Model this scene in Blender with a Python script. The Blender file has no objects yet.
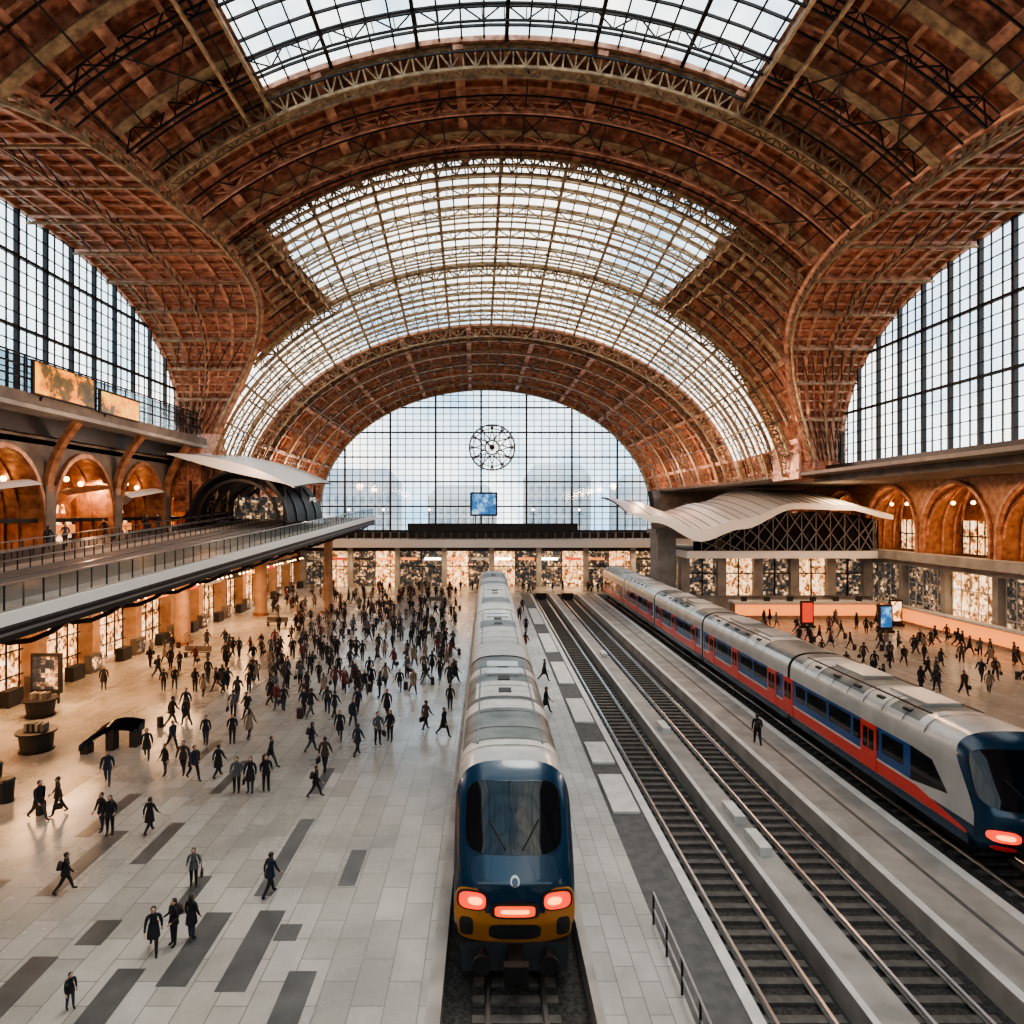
import bpy, math, random
from math import sin, cos, pi, asin, sqrt, radians
from mathutils import Vector, Matrix
random.seed(7)
EYE=13.0
S=bpy.context.scene
# ---------------------------------------------------------------- materials
def _nt(name):
    m=bpy.data.materials.new(name); m.use_nodes=True
    nt=m.node_tree; b=nt.nodes['Principled BSDF']; return m,nt,b
def mat(name,col,rough=.5,metal=0.,emit=None,es=0.,col2=None,scale=1.,detail=6.,bump=0.,coat=0.,stretch=(1,1,1),spec=None):
    m,nt,b=_nt(name)
    b.inputs['Base Color'].default_value=(*col,1); b.inputs['Roughness'].default_value=rough
    b.inputs['Metallic'].default_value=metal
    if spec is not None: b.inputs['Specular IOR Level'].default_value=spec
    if coat: b.inputs['Coat Weight'].default_value=coat
    if emit: b.inputs['Emission Color'].default_value=(*emit,1); b.inputs['Emission Strength'].default_value=es
    if col2 or bump:
        tc=nt.nodes.new('ShaderNodeTexCoord'); mp=nt.nodes.new('ShaderNodeMapping'); mp.inputs['Scale'].default_value=stretch
        nt.links.new(tc.outputs['Object'],mp.inputs[0])
        n=nt.nodes.new('ShaderNodeTexNoise'); n.inputs['Scale'].default_value=scale; n.inputs['Detail'].default_value=detail
        nt.links.new(mp.outputs[0],n.inputs['Vector'])
        if col2:
            r=nt.nodes.new('ShaderNodeValToRGB'); r.color_ramp.elements[0].color=(*col,1); r.color_ramp.elements[1].color=(*col2,1)
            r.color_ramp.elements[0].position=.35; r.color_ramp.elements[1].position=.65
            nt.links.new(n.outputs[0],r.inputs[0]); nt.links.new(r.outputs[0],b.inputs['Base Color'])
        if bump:
            bp=nt.nodes.new('ShaderNodeBump'); bp.inputs['Strength'].default_value=bump
            nt.links.new(n.outputs[0],bp.inputs['Height']); nt.links.new(bp.outputs[0],b.inputs['Normal'])
    return m
def emitmix(name,stops,s,bw=.5,bh=.35,big=.25,wn_w=.35):
    """lit interior: shelves, goods and people behind glass on a fine raster"""
    m,nt,b=_nt(name); N=nt.nodes.new; Lk=nt.links.new
    tc=N('ShaderNodeTexCoord'); sp=N('ShaderNodeSeparateXYZ'); Lk(tc.outputs['Object'],sp.inputs[0])
    ad=N('ShaderNodeMath'); ad.operation='ADD'; Lk(sp.outputs[0],ad.inputs[0]); Lk(sp.outputs[1],ad.inputs[1])
    d1=N('ShaderNodeMath'); d1.operation='DIVIDE'; Lk(ad.outputs[0],d1.inputs[0]); d1.inputs[1].default_value=bw
    d2=N('ShaderNodeMath'); d2.operation='DIVIDE'; Lk(sp.outputs[2],d2.inputs[0]); d2.inputs[1].default_value=bh
    f1=N('ShaderNodeMath'); f1.operation='FLOOR'; Lk(d1.outputs[0],f1.inputs[0]); f2=N('ShaderNodeMath'); f2.operation='FLOOR'; Lk(d2.outputs[0],f2.inputs[0])
    cb=N('ShaderNodeCombineXYZ'); Lk(f1.outputs[0],cb.inputs[0]); Lk(f2.outputs[0],cb.inputs[1])
    wn=N('ShaderNodeTexWhiteNoise'); wn.noise_dimensions='2D'; Lk(cb.outputs[0],wn.inputs['Vector'])
    ns=N('ShaderNodeTexNoise'); ns.inputs['Scale'].default_value=big; ns.inputs['Detail'].default_value=6; ns.inputs['Roughness'].default_value=.7; Lk(tc.outputs['Object'],ns.inputs['Vector'])
    mx=N('ShaderNodeMath'); mx.operation='MULTIPLY_ADD'; Lk(wn.outputs['Value'],mx.inputs[0]); mx.inputs[1].default_value=wn_w
    sb=N('ShaderNodeMath'); sb.operation='MULTIPLY_ADD'; Lk(ns.outputs[0],sb.inputs[0]); sb.inputs[1].default_value=2.0; sb.inputs[2].default_value=-.5-wn_w/2
    Lk(sb.outputs[0],mx.inputs[2])
    r=N('ShaderNodeValToRGB'); cr=r.color_ramp
    while len(cr.elements)<len(stops): cr.elements.new(.5)
    for e,(p,c) in zip(cr.elements,stops): e.position=p; e.color=(*c,1)
    Lk(mx.outputs[0],r.inputs[0]); Lk(r.outputs[0],b.inputs['Base Color']); Lk(r.outputs[0],b.inputs['Emission Color']); b.inputs['Emission Strength'].default_value=s
    b.inputs['Roughness'].default_value=.25
    return m
def glass(name,tint,gloss=.12,tint2=None,scale=.15):
    m=bpy.data.materials.new(name); m.use_nodes=True; nt=m.node_tree; nt.nodes.clear()
    o=nt.nodes.new('ShaderNodeOutputMaterial'); t=nt.nodes.new('ShaderNodeBsdfTransparent'); g=nt.nodes.new('ShaderNodeBsdfGlossy')
    g.inputs['Roughness'].default_value=.08; t.inputs['Color'].default_value=(*tint,1)
    if tint2:
        tc=nt.nodes.new('ShaderNodeTexCoord'); n=nt.nodes.new('ShaderNodeTexNoise'); n.inputs['Scale'].default_value=scale; n.inputs['Detail'].default_value=5
        r=nt.nodes.new('ShaderNodeValToRGB'); r.color_ramp.elements[0].color=(*tint,1); r.color_ramp.elements[1].color=(*tint2,1)
        r.color_ramp.elements[0].position=.4; r.color_ramp.elements[1].position=.6
        nt.links.new(tc.outputs['Object'],n.inputs['Vector']); nt.links.new(n.outputs[0],r.inputs[0]); nt.links.new(r.outputs[0],t.inputs['Color'])
    mx=nt.nodes.new('ShaderNodeMixShader'); mx.inputs[0].default_value=gloss
    nt.links.new(t.outputs[0],mx.inputs[1]); nt.links.new(g.outputs[0],mx.inputs[2]); nt.links.new(mx.outputs[0],o.inputs[0])
    return m
def tilemat(name,c1,c2,mortar,bw,bh,rough=.35,ms=.012):
    m,nt,b=_nt(name)
    tc=nt.nodes.new('ShaderNodeTexCoord'); br=nt.nodes.new('ShaderNodeTexBrick')
    mp=nt.nodes.new('ShaderNodeMapping'); mp.inputs['Rotation'].default_value=(0,0,pi/2)
    nt.links.new(tc.outputs['Object'],mp.inputs[0]); nt.links.new(mp.outputs[0],br.inputs['Vector'])
    br.inputs['Scale'].default_value=1; br.inputs['Brick Width'].default_value=bw; br.inputs['Row Height'].default_value=bh
    br.inputs['Mortar Size'].default_value=ms; br.inputs['Color1'].default_value=(*c1,1); br.inputs['Color2'].default_value=(*c2,1); br.inputs['Mortar'].default_value=(*mortar,1)
    n=nt.nodes.new('ShaderNodeTexNoise'); n.inputs['Scale'].default_value=.18; n.inputs['Detail'].default_value=8; n.inputs['Roughness'].default_value=.65
    nt.links.new(tc.outputs['Object'],n.inputs['Vector'])
    mr=nt.nodes.new('ShaderNodeMapRange'); mr.inputs['From Min'].default_value=.3; mr.inputs['From Max'].default_value=.7; mr.inputs['To Min'].default_value=.56; mr.inputs['To Max'].default_value=1.14
    nt.links.new(n.outputs[0],mr.inputs['Value'])
    mx=nt.nodes.new('ShaderNodeMix'); mx.data_type='RGBA'; mx.blend_type='MULTIPLY'; mx.inputs[0].default_value=1
    nt.links.new(br.outputs[0],mx.inputs[6]); nt.links.new(mr.outputs[0],mx.inputs[7]); nt.links.new(mx.outputs[2],b.inputs['Base Color'])
    m2=nt.nodes.new('ShaderNodeMapRange'); m2.inputs['From Min'].default_value=.3; m2.inputs['From Max'].default_value=.7; m2.inputs['To Min'].default_value=rough+.12; m2.inputs['To Max'].default_value=rough-.06
    nt.links.new(n.outputs[0],m2.inputs['Value']); nt.links.new(m2.outputs[0],b.inputs['Roughness'])
    return m
M=dict(
 rust=mat('rust_panel',(.17,.062,.036),.45,.2,col2=(.54,.245,.155),scale=2.2,detail=10,bump=.3),
 rust2=mat('rust_rib',(.27,.115,.07),.4,.3,col2=(.60,.32,.205),scale=1.6),
 dark=mat('dark_steel',(.028,.026,.026),.45,.6),
 grey=mat('grey_steel',(.16,.16,.16),.5,.3),
 bronze=mat('bronze_truss',(.18,.12,.07),.45,.4,col2=(.42,.30,.17),scale=2),
 glassroof=glass('roof_glass',(.99,.97,.91),.06,(.74,.78,.80),.25),
 glasswin=glass('window_glass',(.62,.78,.88),.08,(.97,.98,.98),.1),
 glassrail=glass('rail_glass',(.72,.80,.80),.2),
 glassdark=glass('parapet_glass',(.30,.40,.46),.3),
 tile=tilemat('concourse_tile',(.31,.29,.262),(.41,.388,.355),(.12,.115,.105),1.8,.9,.22),
 tile2=tilemat('platform_tile',(.33,.32,.30),(.42,.41,.385),(.12,.12,.12),1.2,.6,.34),
 inlay=mat('dark_stone',(.060,.062,.062),.3,col2=(.095,.095,.092),scale=1),
 asphalt=mat('asphalt',(.050,.052,.054),.7,col2=(.085,.085,.085),scale=2.5,bump=.1),
 concrete=mat('concrete',(.20,.19,.175),.7,col2=(.31,.29,.265),scale=.7),
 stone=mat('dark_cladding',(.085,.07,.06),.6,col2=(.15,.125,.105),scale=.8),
 white=mat('white_edge',(.56,.55,.52),.5,col2=(.44,.43,.41),scale=1.5),
 ballast=mat('ballast',(.013,.012,.011),.95,col2=(.05,.046,.043),scale=9,bump=1.),
 sleeper=mat('sleeper',(.06,.055,.048),.85,col2=(.10,.09,.08),scale=4),
 rail=mat('rail_steel',(.42,.41,.40),.28,.95),
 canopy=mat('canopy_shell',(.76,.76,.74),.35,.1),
 warmwall=mat('warm_wall',(.30,.17,.10),.6,col2=(.42,.26,.16),scale=1.2),
 copper=mat('copper_arch',(.20,.085,.045),.4,.4,col2=(.40,.195,.105),scale=1.8,detail=8),
 shop=emitmix('shop_interior',[(0,(.02,.012,.008)),(.33,(.18,.08,.03)),(.52,(.9,.44,.16)),(.8,(1,.82,.55))],1.9,.22,.3,.9,.45),
 shopcool=emitmix('shop_dark',[(0,(.008,.010,.012)),(.48,(.03,.032,.032)),(.66,(.20,.12,.065)),(.9,(1.,.68,.38))],1.3,.3,.3,.7,.4),
 lampw=mat('lamp_warm',(1,.7,.4),.5,emit=(1,.50,.18),es=16),
 lampc=mat('lamp_neutral',(1,.9,.8),.5,emit=(1,.85,.65),es=8),
 orange=mat('counter_orange',(.8,.3,.08),.5,emit=(1,.30,.07),es=1.2),
 black=mat('black_glass',(.004,.006,.008),.06,spec=.4),
 blackm=mat('black_matte',(.015,.015,.016),.6),
 navy=mat('train_navy',(.003,.028,.058),.25,.1,coat=.3),
 blue=mat('train_blue',(.008,.065,.22),.25,.1,coat=.4),
 red=mat('train_red',(.58,.045,.03),.28,.1,coat=.4),
 gold=mat('train_gold',(.46,.18,.035),.3,.3,coat=.3),
 silver=mat('train_silver',(.44,.44,.42),.28,.4,col2=(.56,.55,.53),scale=.8),
 cream=mat('train_roof_cream',(.38,.37,.345),.42,.1,col2=(.52,.505,.465),scale=1.2),
 roofg=mat('train_roof_grey',(.07,.082,.078),.45,.2,col2=(.16,.172,.165),scale=.9),
 tail=mat('head_lamp',(1,.05,.01),.3,emit=(1,.035,.004),es=1.5),
 tailc=mat('head_lamp_core',(1,.3,.1),.3,emit=(1,.24,.03),es=5),
 sign=mat('destination_sign',(1,.12,.02),.3,emit=(1,.06,.008),es=1.3),
 screenb=emitmix('screen_blue',[(0,(.005,.03,.10)),(.5,(.02,.12,.36)),(.7,(.2,.5,.8)),(.95,(.9,.5,.3))],1.1,.9,.7,.5,.1),
 screeny=emitmix('screen_yellow',[(0,(.02,.025,.03)),(.42,(.12,.08,.03)),(.52,(1,.30,.02)),(.8,(1,.68,.05))],1.0,9,9.,.3,.05),
 redsign=mat('red_sign',(.6,.05,.03),.4,emit=(1,.1,.05),es=.6),
 skin=mat('skin',(.40,.24,.17),.6), hair=mat('hair',(.02,.013,.01),.6), lips=mat('lips',(.25,.08,.06),.6),
 eye=mat('eye_dark',(.01,.01,.01),.3),
 city=mat('city_facade',(.62,.63,.65),.8,col2=(.52,.53,.56),scale=.3),
 cityw=mat('city_window',(.35,.38,.42),.4),
)
# ---------------------------------------------------------------- mesh builder
class MB:
    def __init__(s): s.v=[]; s.f=[]; s.m=[]; s.mats=[]
    def mi(s,k):
        if k not in s.mats: s.mats.append(k)
        return s.mats.index(k)
    def face(s,pts,k):
        n=len(s.v); s.v+= [tuple(p) for p in pts]; s.f.append(tuple(range(n,n+len(pts)))); s.m.append(s.mi(k))
    def hexa(s,p,k):
        n=len(s.v); s.v+=[tuple(q) for q in p]; i=s.mi(k)
        for f in ((3,2,1,0),(4,5,6,7),(0,1,5,4),(1,2,6,5),(2,3,7,6),(3,0,4,7)):
            s.f.append(tuple(n+a for a in f)); s.m.append(i)
    def box(s,x0,x1,y0,y1,z0,z1,k):
        s.hexa([(x0,y0,z0),(x1,y0,z0),(x1,y1,z0),(x0,y1,z0),(x0,y0,z1),(x1,y0,z1),(x1,y1,z1),(x0,y1,z1)],k)
    def tube(s,p,q,r,k,n=4,r2=None):
        p=Vector(p); q=Vector(q); d=q-p
        if d.length<1e-6: return
        d.normalize(); u=d.cross(Vector((0,0,1)) if abs(d.z)<.9 else Vector((1,0,0))).normalized(); w=d.cross(u)
        b=len(s.v); r2=r if r2 is None else r2
        for P,R in ((p,r),(q,r2)):
            for i in range(n):
                a=2*pi*(i+.5)/n; s.v.append(tuple(P+(u*cos(a)+w*sin(a))*R))
        k=s.mi(k)
        for i in range(n):
            j=(i+1)%n; s.f.append((b+i,b+j,b+n+j,b+n+i)); s.m.append(k)
        s.f.append(tuple(b+i for i in reversed(range(n)))); s.m.append(k); s.f.append(tuple(b+n+i for i in range(n))); s.m.append(k)
    def grid(s,rows,k,flip=False,kf=None):
        b=len(s.v); R=len(rows); C=len(rows[0])
        for r in rows: s.v+=[tuple(p) for p in r]
        for i in range(R-1):
            for j in range(C-1):
                q=(b+i*C+j,b+i*C+j+1,b+(i+1)*C+j+1,b+(i+1)*C+j)
                if flip: q=q[::-1]
                s.f.append(q); s.m.append(s.mi(kf(i,j) if kf else k))
    def ell(s,c,r,k,nu=10,nv=7):
        rows=[[(c[0]+r[0]*sin(pi*i/nv)*cos(2*pi*j/nu),c[1]+r[1]*sin(pi*i/nv)*sin(2*pi*j/nu),c[2]+r[2]*cos(pi*i/nv)) for j in range(nu+1)] for i in range(nv+1)]
        s.grid(rows,k,True)
    def mesh(s,name):
        me=bpy.data.meshes.new(name); me.from_pydata(s.v,[],s.f); me.update()
        for k in s.mats: me.materials.append(M[k])
        me.polygons.foreach_set('material_index',s.m); return me
    def obj(s,name,smooth=False,parent=None):
        me=s.mesh(name)
        if smooth:
            me.polygons.foreach_set('use_smooth',[True]*len(me.polygons)); me.set_sharp_from_angle(angle=radians(38))
        o=bpy.data.objects.new(name,me); S.collection.objects.link(o)
        if parent: o.parent=parent
        return o
def empty(name,loc=(0,0,0)):
    o=bpy.data.objects.new(name,None); o.location=loc; S.collection.objects.link(o); return o
def lerp(a,b,t): return a+(b-a)*t
def key(d,ks):
    if d<=ks[0][0]: return ks[0][1]
    for (x0,y0),(x1,y1) in zip(ks,ks[1:]):
        if d<=x1: return lerp(y0,y1,(d-x0)/(x1-x0))
    return ks[-1][1]
# ---------------------------------------------------------------- vault geometry
YB=116.0; Y0=-44.0; YF=-44.
va=lambda d:key(d,[(40,33),(52,32),(80,31),(116,30)])
vb=lambda d:key(d,[(40,29.3),(52,28.6),(66,26),(80,23.2),(116,22.3)])
vc=lambda d:key(d,[(50,1.2),(116,-.3)])
def P(d,t,off=0.): return Vector((vc(d)+(va(d)-off)*cos(t),d,EYE+(vb(d)-off)*sin(t)))
LUN={-1:dict(c=44.,h=26.,h0=8.,pk=21.6,W=33.),1:dict(c=38.5,h=26.,h0=4.6,pk=20.,W=35.)}
def Ch(d,sd):
    L=LUN[sd]; u=abs(d-L['c'])/L['h']
    if u>1: return 0.
    return L['h0']+(L['pk']-L['h0'])*max(0,1-u**2.4)**(1/2.4)
def t0(d,sd):
    c=Ch(d,sd)
    if c<=0 and sd==1: c=3.8
    return asin(min(.98,c/vb(d))) if c>0 else 0.
def gl(d):
    if d<40: return .47
    if d<52: return 0.
    if d<67: return lerp(.64,.57,(d-52)/15)
    if d<80: return 1.30
    return 0.
def trange(d): return t0(d,1),pi-t0(d,-1)
ceil=MB(); sky=MB(); ribs=MB()
def zone(d0,d1,stp=1.5):
    nn=max(1,round((d1-d0)/stp)); ds=[d0+(d1-d0)*i/nn for i in range(nn+1)]
    e=1e-4
    L=[];G=[];R=[]
    for i,d in enumerate(ds):
        de=min(max(d,d0+e),d1-e); a,b=trange(de); gg=gl(de)
        if gg>0:
            gg=min(gg,pi/2-a-.03,b-pi/2-.03) if gg>1 else gg
            R.append([P(d,lerp(a,pi/2-gg,j/14)) for j in range(15)])
            G.append([P(d,lerp(pi/2-gg,pi/2+gg,j/40)) for j in range(41)])
            L.append([P(d,lerp(pi/2+gg,b,j/14)) for j in range(15)])
        else: L.append([P(d,lerp(a,b,j/64)) for j in range(65)])
    ceil.grid(L,'rust')
    if R: ceil.grid(R,'rust'); sky.grid(G,'glassroof')
zone(Y0,12.5,6)
for z0,z1 in ((12.5,18),(18,40),(40,52),(52,64.5),(64.5,67),(67,70),(70,80),(80,YB)): zone(z0,z1)
for sd in (-1,1):
    L=LUN[sd]; rows=[]; N=60
    for i in range(N+1):
        d=L['c']-L['h']*cos(pi*i/N)*.9999; c=Ch(d,sd); x0=va(d)*sqrt(max(0,1-(c/vb(d))**2))*sd+vc(d)
        rows.append([Vector((lerp(x0,L['W']*sd,j/8),d,EYE+c)) for j in range(9)])
    ceil.grid(rows,'rust',sd<0)
    def inn(p,o):
        v=Vector((0,L['c']-p.y,EYE+L['h0']-p.z)); v.normalize(); return p+v*o
    for i in range(1,N):
        r=rows[i]; big=(i%4==0)
        ribs.tube(inn(r[0],.15),inn(r[-1],.15),.30 if big else .13,'rust2')
        if big: ribs.tube(inn(r[0],.9),inn(r[-1],.9),.12,'bronze')
    for i in range(N):
        ribs.tube(inn(rows[i][0],.2),inn(rows[i+1][0],.2),.30,'rust2',6)
        ribs.tube(inn(rows[i][0],1.3),inn(rows[i+1][0],1.3),.14,'bronze',4)
        ribs.tube(inn(rows[i][0],.2),inn(rows[i][0],1.3),.09,'bronze',4)
        ribs.tube(inn(rows[i][0],.2),inn(rows[i+1][0],1.3),.07,'bronze',4)
        for j in range(1,8):
            ribs.tube(inn(rows[i][j],.2),inn(rows[i+1][j],.2),.22 if j%2==0 else .10,'rust2')
            if j%4==0: ribs.tube(inn(rows[i][j],1.),inn(rows[i+1][j],1.),.09,'bronze'); ribs.tube(inn(rows[i][j],.2),inn(rows[i+1][j],1.),.05,'dark')
            if i%8==0 and j<7:
                k=min(N,i+4); ribs.tube(inn(rows[i][j],.8),inn(rows[k][j+1],.8),.05,'dark')
ceil.obj('ceiling',True)
def solid(d,t):
    a,b=trange(d)
    if t<a or t>b: return False
    return abs(t-pi/2)>=gl(d)
def vis(d,t):
    a,b=trange(d); return a<=t<=b
def vseg_t(mb,d,t,t2,w,o0,o1,k):
    mb.hexa([P(d-w,t,o0),P(d+w,t,o0),P(d+w,t2,o0),P(d-w,t2,o0),P(d-w,t,o1),P(d+w,t,o1),P(d+w,t2,o1),P(d-w,t2,o1)],k)
def vseg_d(mb,d,d2,t,w,o0,o1,k):
    wt=w/30
    mb.hexa([P(d,t-wt,o0),P(d2,t-wt,o0),P(d2,t+wt,o0),P(d,t+wt,o0),P(d,t-wt,o1),P(d2,t-wt,o1),P(d2,t+wt,o1),P(d,t+wt,o1)],k)
NT=72
d=-42.
while d<YB:
    big=(round(d)%6==0)
    for i in range(NT):
        t=pi*i/NT; t2=pi*(i+1)/NT
        if solid(d,(t+t2)/2):
            vseg_t(ribs,d,t,t2,.26 if big else .11,0,.75 if big else .32,'rust2')
            if d>6 and big: vseg_t(ribs,d,t,t2,.36,.75,.86,'bronze')
            if d>6 and not big and d<80: vseg_t(ribs,d,t,t2,.04,.80,.90,'dark')
    d+=(1.5 if d>=80 else 2.0) if d>0 else 6.
for i in range(1,68):
    t=pi*i/68; dd=6 if i%2 else Y0
    while dd<YB-.1:
        if solid(dd+1,t):
            if i%2==0: vseg_d(ribs,dd,dd+2,t,.14 if i%6 else .3,0,.4 if i%6 else .7,'rust2')
            elif i%4==1: vseg_d(ribs,dd,dd+2,t,.05,.8,.92,'dark')
        dd+=2
for d in range(8,112,12):
    for i in range(0,24):
        t=pi*i/24; t2=pi*(i+1)/24
        if solid(d+3,t) and solid(d+3,t2) and solid(d+.5,t) and solid(d+5.5,t2):
            ribs.tube(P(d,t,.95),P(d+6,t2,.95),.05,'dark'); ribs.tube(P(d+6,t,.95),P(d,t2,.95),.05,'dark')
ribs.obj('ceiling_ribs')
def mullions(d0,d1,stepd,stept,k,w):
    d=d0
    while d<=d1+.01:
        g=gl(min(max(d,d0+.01),d1-.01)); n=max(6,int(2*g/.06))
        for i in range(n):
            a=lerp(pi/2-g,pi/2+g,i/n); b=lerp(pi/2-g,pi/2+g,(i+1)/n)
            if vis(d,a) and vis(d,b): vseg_t(sky,d,a,b,w,-.02,.14,k)
        d+=stepd
    g=max(gl(d0+.01),gl(d1-.01)); n=int(g/stept)
    for i in range(-n,n+1):
        t=pi/2+i*stept; dd=d0; w2=w*(2.2 if i%4==0 else 1)
        while dd<d1-.01:
            if abs(i*stept)<=gl(dd+.3)+.01 and vis(dd+.5,t): vseg_d(sky,dd,min(dd+1,d1),t,w2,-.02,.18 if i%4 else .4,k)
            dd+=1
mullions(-43,0,3,.084,'dark',.06)
mullions(0,40,1.5,.042,'dark',.05)
mullions(52,67,1.2,.042,'bronze',.06)
mullions(67,80,1.2,.042,'bronze',.06)
sky.obj('skylight_window',True)
tr=MB()
def truss(d,o0,o1,k,r,n=70,rng=None):
    a,b=trange(d)
    if rng: a,b=max(a,rng[0]),min(b,rng[1])
    n=max(8,int(n*(b-a)/pi))
    for i in range(n):
        t=lerp(a,b,i/n); t2=lerp(a,b,(i+1)/n)
        tr.tube(P(d,t,o0),P(d,t2,o0),r,k); tr.tube(P(d,t,o1),P(d,t2,o1),r,k)
        tr.tube(P(d,t,o0),P(d,t,o1),r*.6,k)
        tr.tube(P(d,t,o0 if i%2 else o1),P(d,t2,o1 if i%2 else o0),r*.6,k)
for d in (55,58,61,64): truss(d,.3,1.1,'bronze',.11)
for d in (67.3,70.5,73.5,76.5): truss(d,.3,1.2,'bronze',.12)
for d in (40.3,51.7): truss(d,.4,1.7,'bronze',.13,130)
for d in (41.4,50.8): truss(d,.9,1.5,'bronze',.1,140)
for d in (66.9,80.2): truss(d,.3,1.5,'bronze',.14,90)
for d in (45,48.5): truss(d,.5,1.3,'rust2',.13,70)
for d in (20,26,32,37): truss(d,.3,1.3,'dark',.08,80)
for d in range(84,116,5): truss(d,.4,.9,'bronze',.09,50)
for sgn in (-1,1):
    for (d0,d1) in ((-6,40),(52,67)):
        dd=d0
        while dd<d1-.5:
            t=pi/2+sgn*(gl(dd+.5)+.01)
            for tq in (t,t+sgn*.05):
                tr.tube(P(dd,tq,.3),P(dd+1.5,tq,.3),.13,'bronze'); tr.tube(P(dd,tq,1.4),P(dd+1.5,tq,1.4),.13,'bronze')
                tr.tube(P(dd,tq,.3),P(dd+1.5,tq,1.4),.07,'bronze'); tr.tube(P(dd,tq,.3),P(dd,tq,1.4),.07,'bronze')
            dd+=1.5
    for tt in (.75,.9,1.05,1.2):
        dd=2
        while dd<114:
            t=pi/2+sgn*tt
            if vis(dd,t) and vis(dd+2,t): tr.tube(P(dd,t,1.1),P(dd+2,t,1.1),.06,'dark')
            dd+=2
tr.obj('roof_arch_trusses')
# ---------------------------------------------------------------- side windows
for sd,nm in ((-1,'window_1'),(1,'window_2')):
    L=LUN[sd]; W=L['W']*sd; fr=MB(); N=60; rows=[[],[]]
    zb=EYE+L['h0']
    for i in range(N+1):
        d=L['c']-L['h']*cos(pi*i/N)*.9999
        rows[0].append((W,d,zb)); rows[1].append((W,d,EYE+Ch(d,sd)))
    fr.grid(rows,'glasswin')
    d=L['c']-L['h']+.6; i=0
    while d<L['c']+L['h']-.3:
        r=.17 if i%3==0 else .05
        fr.box(W-r,W+r,d-r*.7,d+r*.7,zb,EYE+Ch(d,sd),'dark'); d+=1.0; i+=1
    z=zb; i=0
    while z<EYE+L['pk']:
        u=((z-EYE-L['h0'])/(L['pk']-L['h0']))
        hl=L['h']*max(0,1-max(0,u)**2.4)**(1/2.4); r=.14 if i%5==0 else .045
        fr.box(W-r,W+r,L['c']-hl,L['c']+hl,z-r*.7,z+r*.7,'dark'); z+=1.0; i+=1
    pts=[]
    for i in range(81):
        d=L['c']-L['h']*cos(pi*i/80)*.9999; pts.append((d,Ch(d,sd)))
    for j in range(80):
        for (dx,dz,r,k) in ((0,-.1,.3,'rust2'),(-1.0*sd,-.05,.2,'bronze'),(-2.0*sd,.15,.26,'bronze')):
            fr.tube((W+dx,pts[j][0],EYE+pts[j][1]+dz),(W+dx,pts[j+1][0],EYE+pts[j+1][1]+dz),r,k)
        fr.tube((W,pts[j][0],EYE+pts[j][1]-.1),(W-2*sd,pts[j+1][0],EYE+pts[j+1][1]),.09,'bronze')
        fr.tube((W-2*sd,pts[j][0],EYE+pts[j][1]),(W-2*sd,pts[j][0],EYE+pts[j][1]+.9),.07,'bronze')
    fr.obj(nm)
def archwin(YY,a_,b_,cx_,ZB,name,stx,stz):
    fr=MB(); N=60; rows=[[],[]]
    for i in range(N+1):
        x=-a_*cos(pi*i/N); rows[0].append((cx_+x,YY,ZB)); rows[1].append((cx_+x,YY,EYE+b_*sqrt(max(0,1-(x/a_)**2))))
    fr.grid(rows,'glasswin',True)
    i=0; x=-a_+.9
    while x<a_:
        r=.17 if i%6==3 else .06
        fr.box(cx_+x-r,cx_+x+r,YY-.1,YY+.1,ZB,EYE+b_*sqrt(max(0,1-(x/a_)**2)),'dark'); x+=stx; i+=1
    z=ZB;i=0
    while z<EYE+b_:
        hl=a_*sqrt(max(0,1-(max(0,z-EYE)/b_)**2)); r=.14 if i%4==0 else .06
        fr.box(cx_-hl,cx_+hl,YY-.13,YY+.1,z-r,z+r,'dark'); z+=stz;i+=1
    for i in range(60):
        a=pi*i/60;b=pi*(i+1)/60
        fr.tube((cx_+(a_-.3)*cos(a),YY-.2,EYE+(b_-.3)*sin(a)),(cx_+(a_-.3)*cos(b),YY-.2,EYE+(b_-.3)*sin(b)),.4,'dark',6)
    fr.obj(name)
ab=va(YB); bb=vb(YB); cxb=vc(YB)
archwin(YB,ab,bb,cxb,9.6,'window_3',1.35,1.1)
archwin(YF,va(YF),vb(YF),vc(YF),9.6,'window_4',2.7,2.2)
ck=MB(); C=Vector((.9,YB-1.2,24.4))
def ring(mb,C,R,r,k,n=40,y=0):
    for i in range(n):
        a=2*pi*i/n;b=2*pi*(i+1)/n
        mb.tube(C+Vector((R*cos(a),y,R*sin(a))),C+Vector((R*cos(b),y,R*sin(b))),r,k,6)
ring(ck,C,4.,.14,'grey'); ring(ck,C,3.3,.08,'grey'); ring(ck,C,1.2,.12,'grey'); ring(ck,C,.35,.2,'grey',12)
for i in range(12):
    a=2*pi*i/12; ck.tube(C+Vector((2.7*cos(a),0,2.7*sin(a))),C+Vector((3.9*cos(a),0,3.9*sin(a))),.15,'grey')
    ck.tube(C+Vector((1.2*cos(a),0,1.2*sin(a))),C+Vector((3.9*cos(a+.6),0,3.9*sin(a+.6))),.12,'grey')
    ck.tube(C+Vector((1.2*cos(a),0,1.2*sin(a))),C+Vector((3.9*cos(a-.6),0,3.9*sin(a-.6))),.12,'grey')
ck.tube(C,C+Vector((-1.6,-.2,1.5)),.2,'dark',4,.07); ck.tube(C,C+Vector((.8,-.2,2.8)),.15,'dark',4,.05)
ck.tube(C+Vector((0,.2,0)),C+Vector((0,1.2,0)),.3,'dark',8)
ck.obj('wall_clock')
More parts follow.
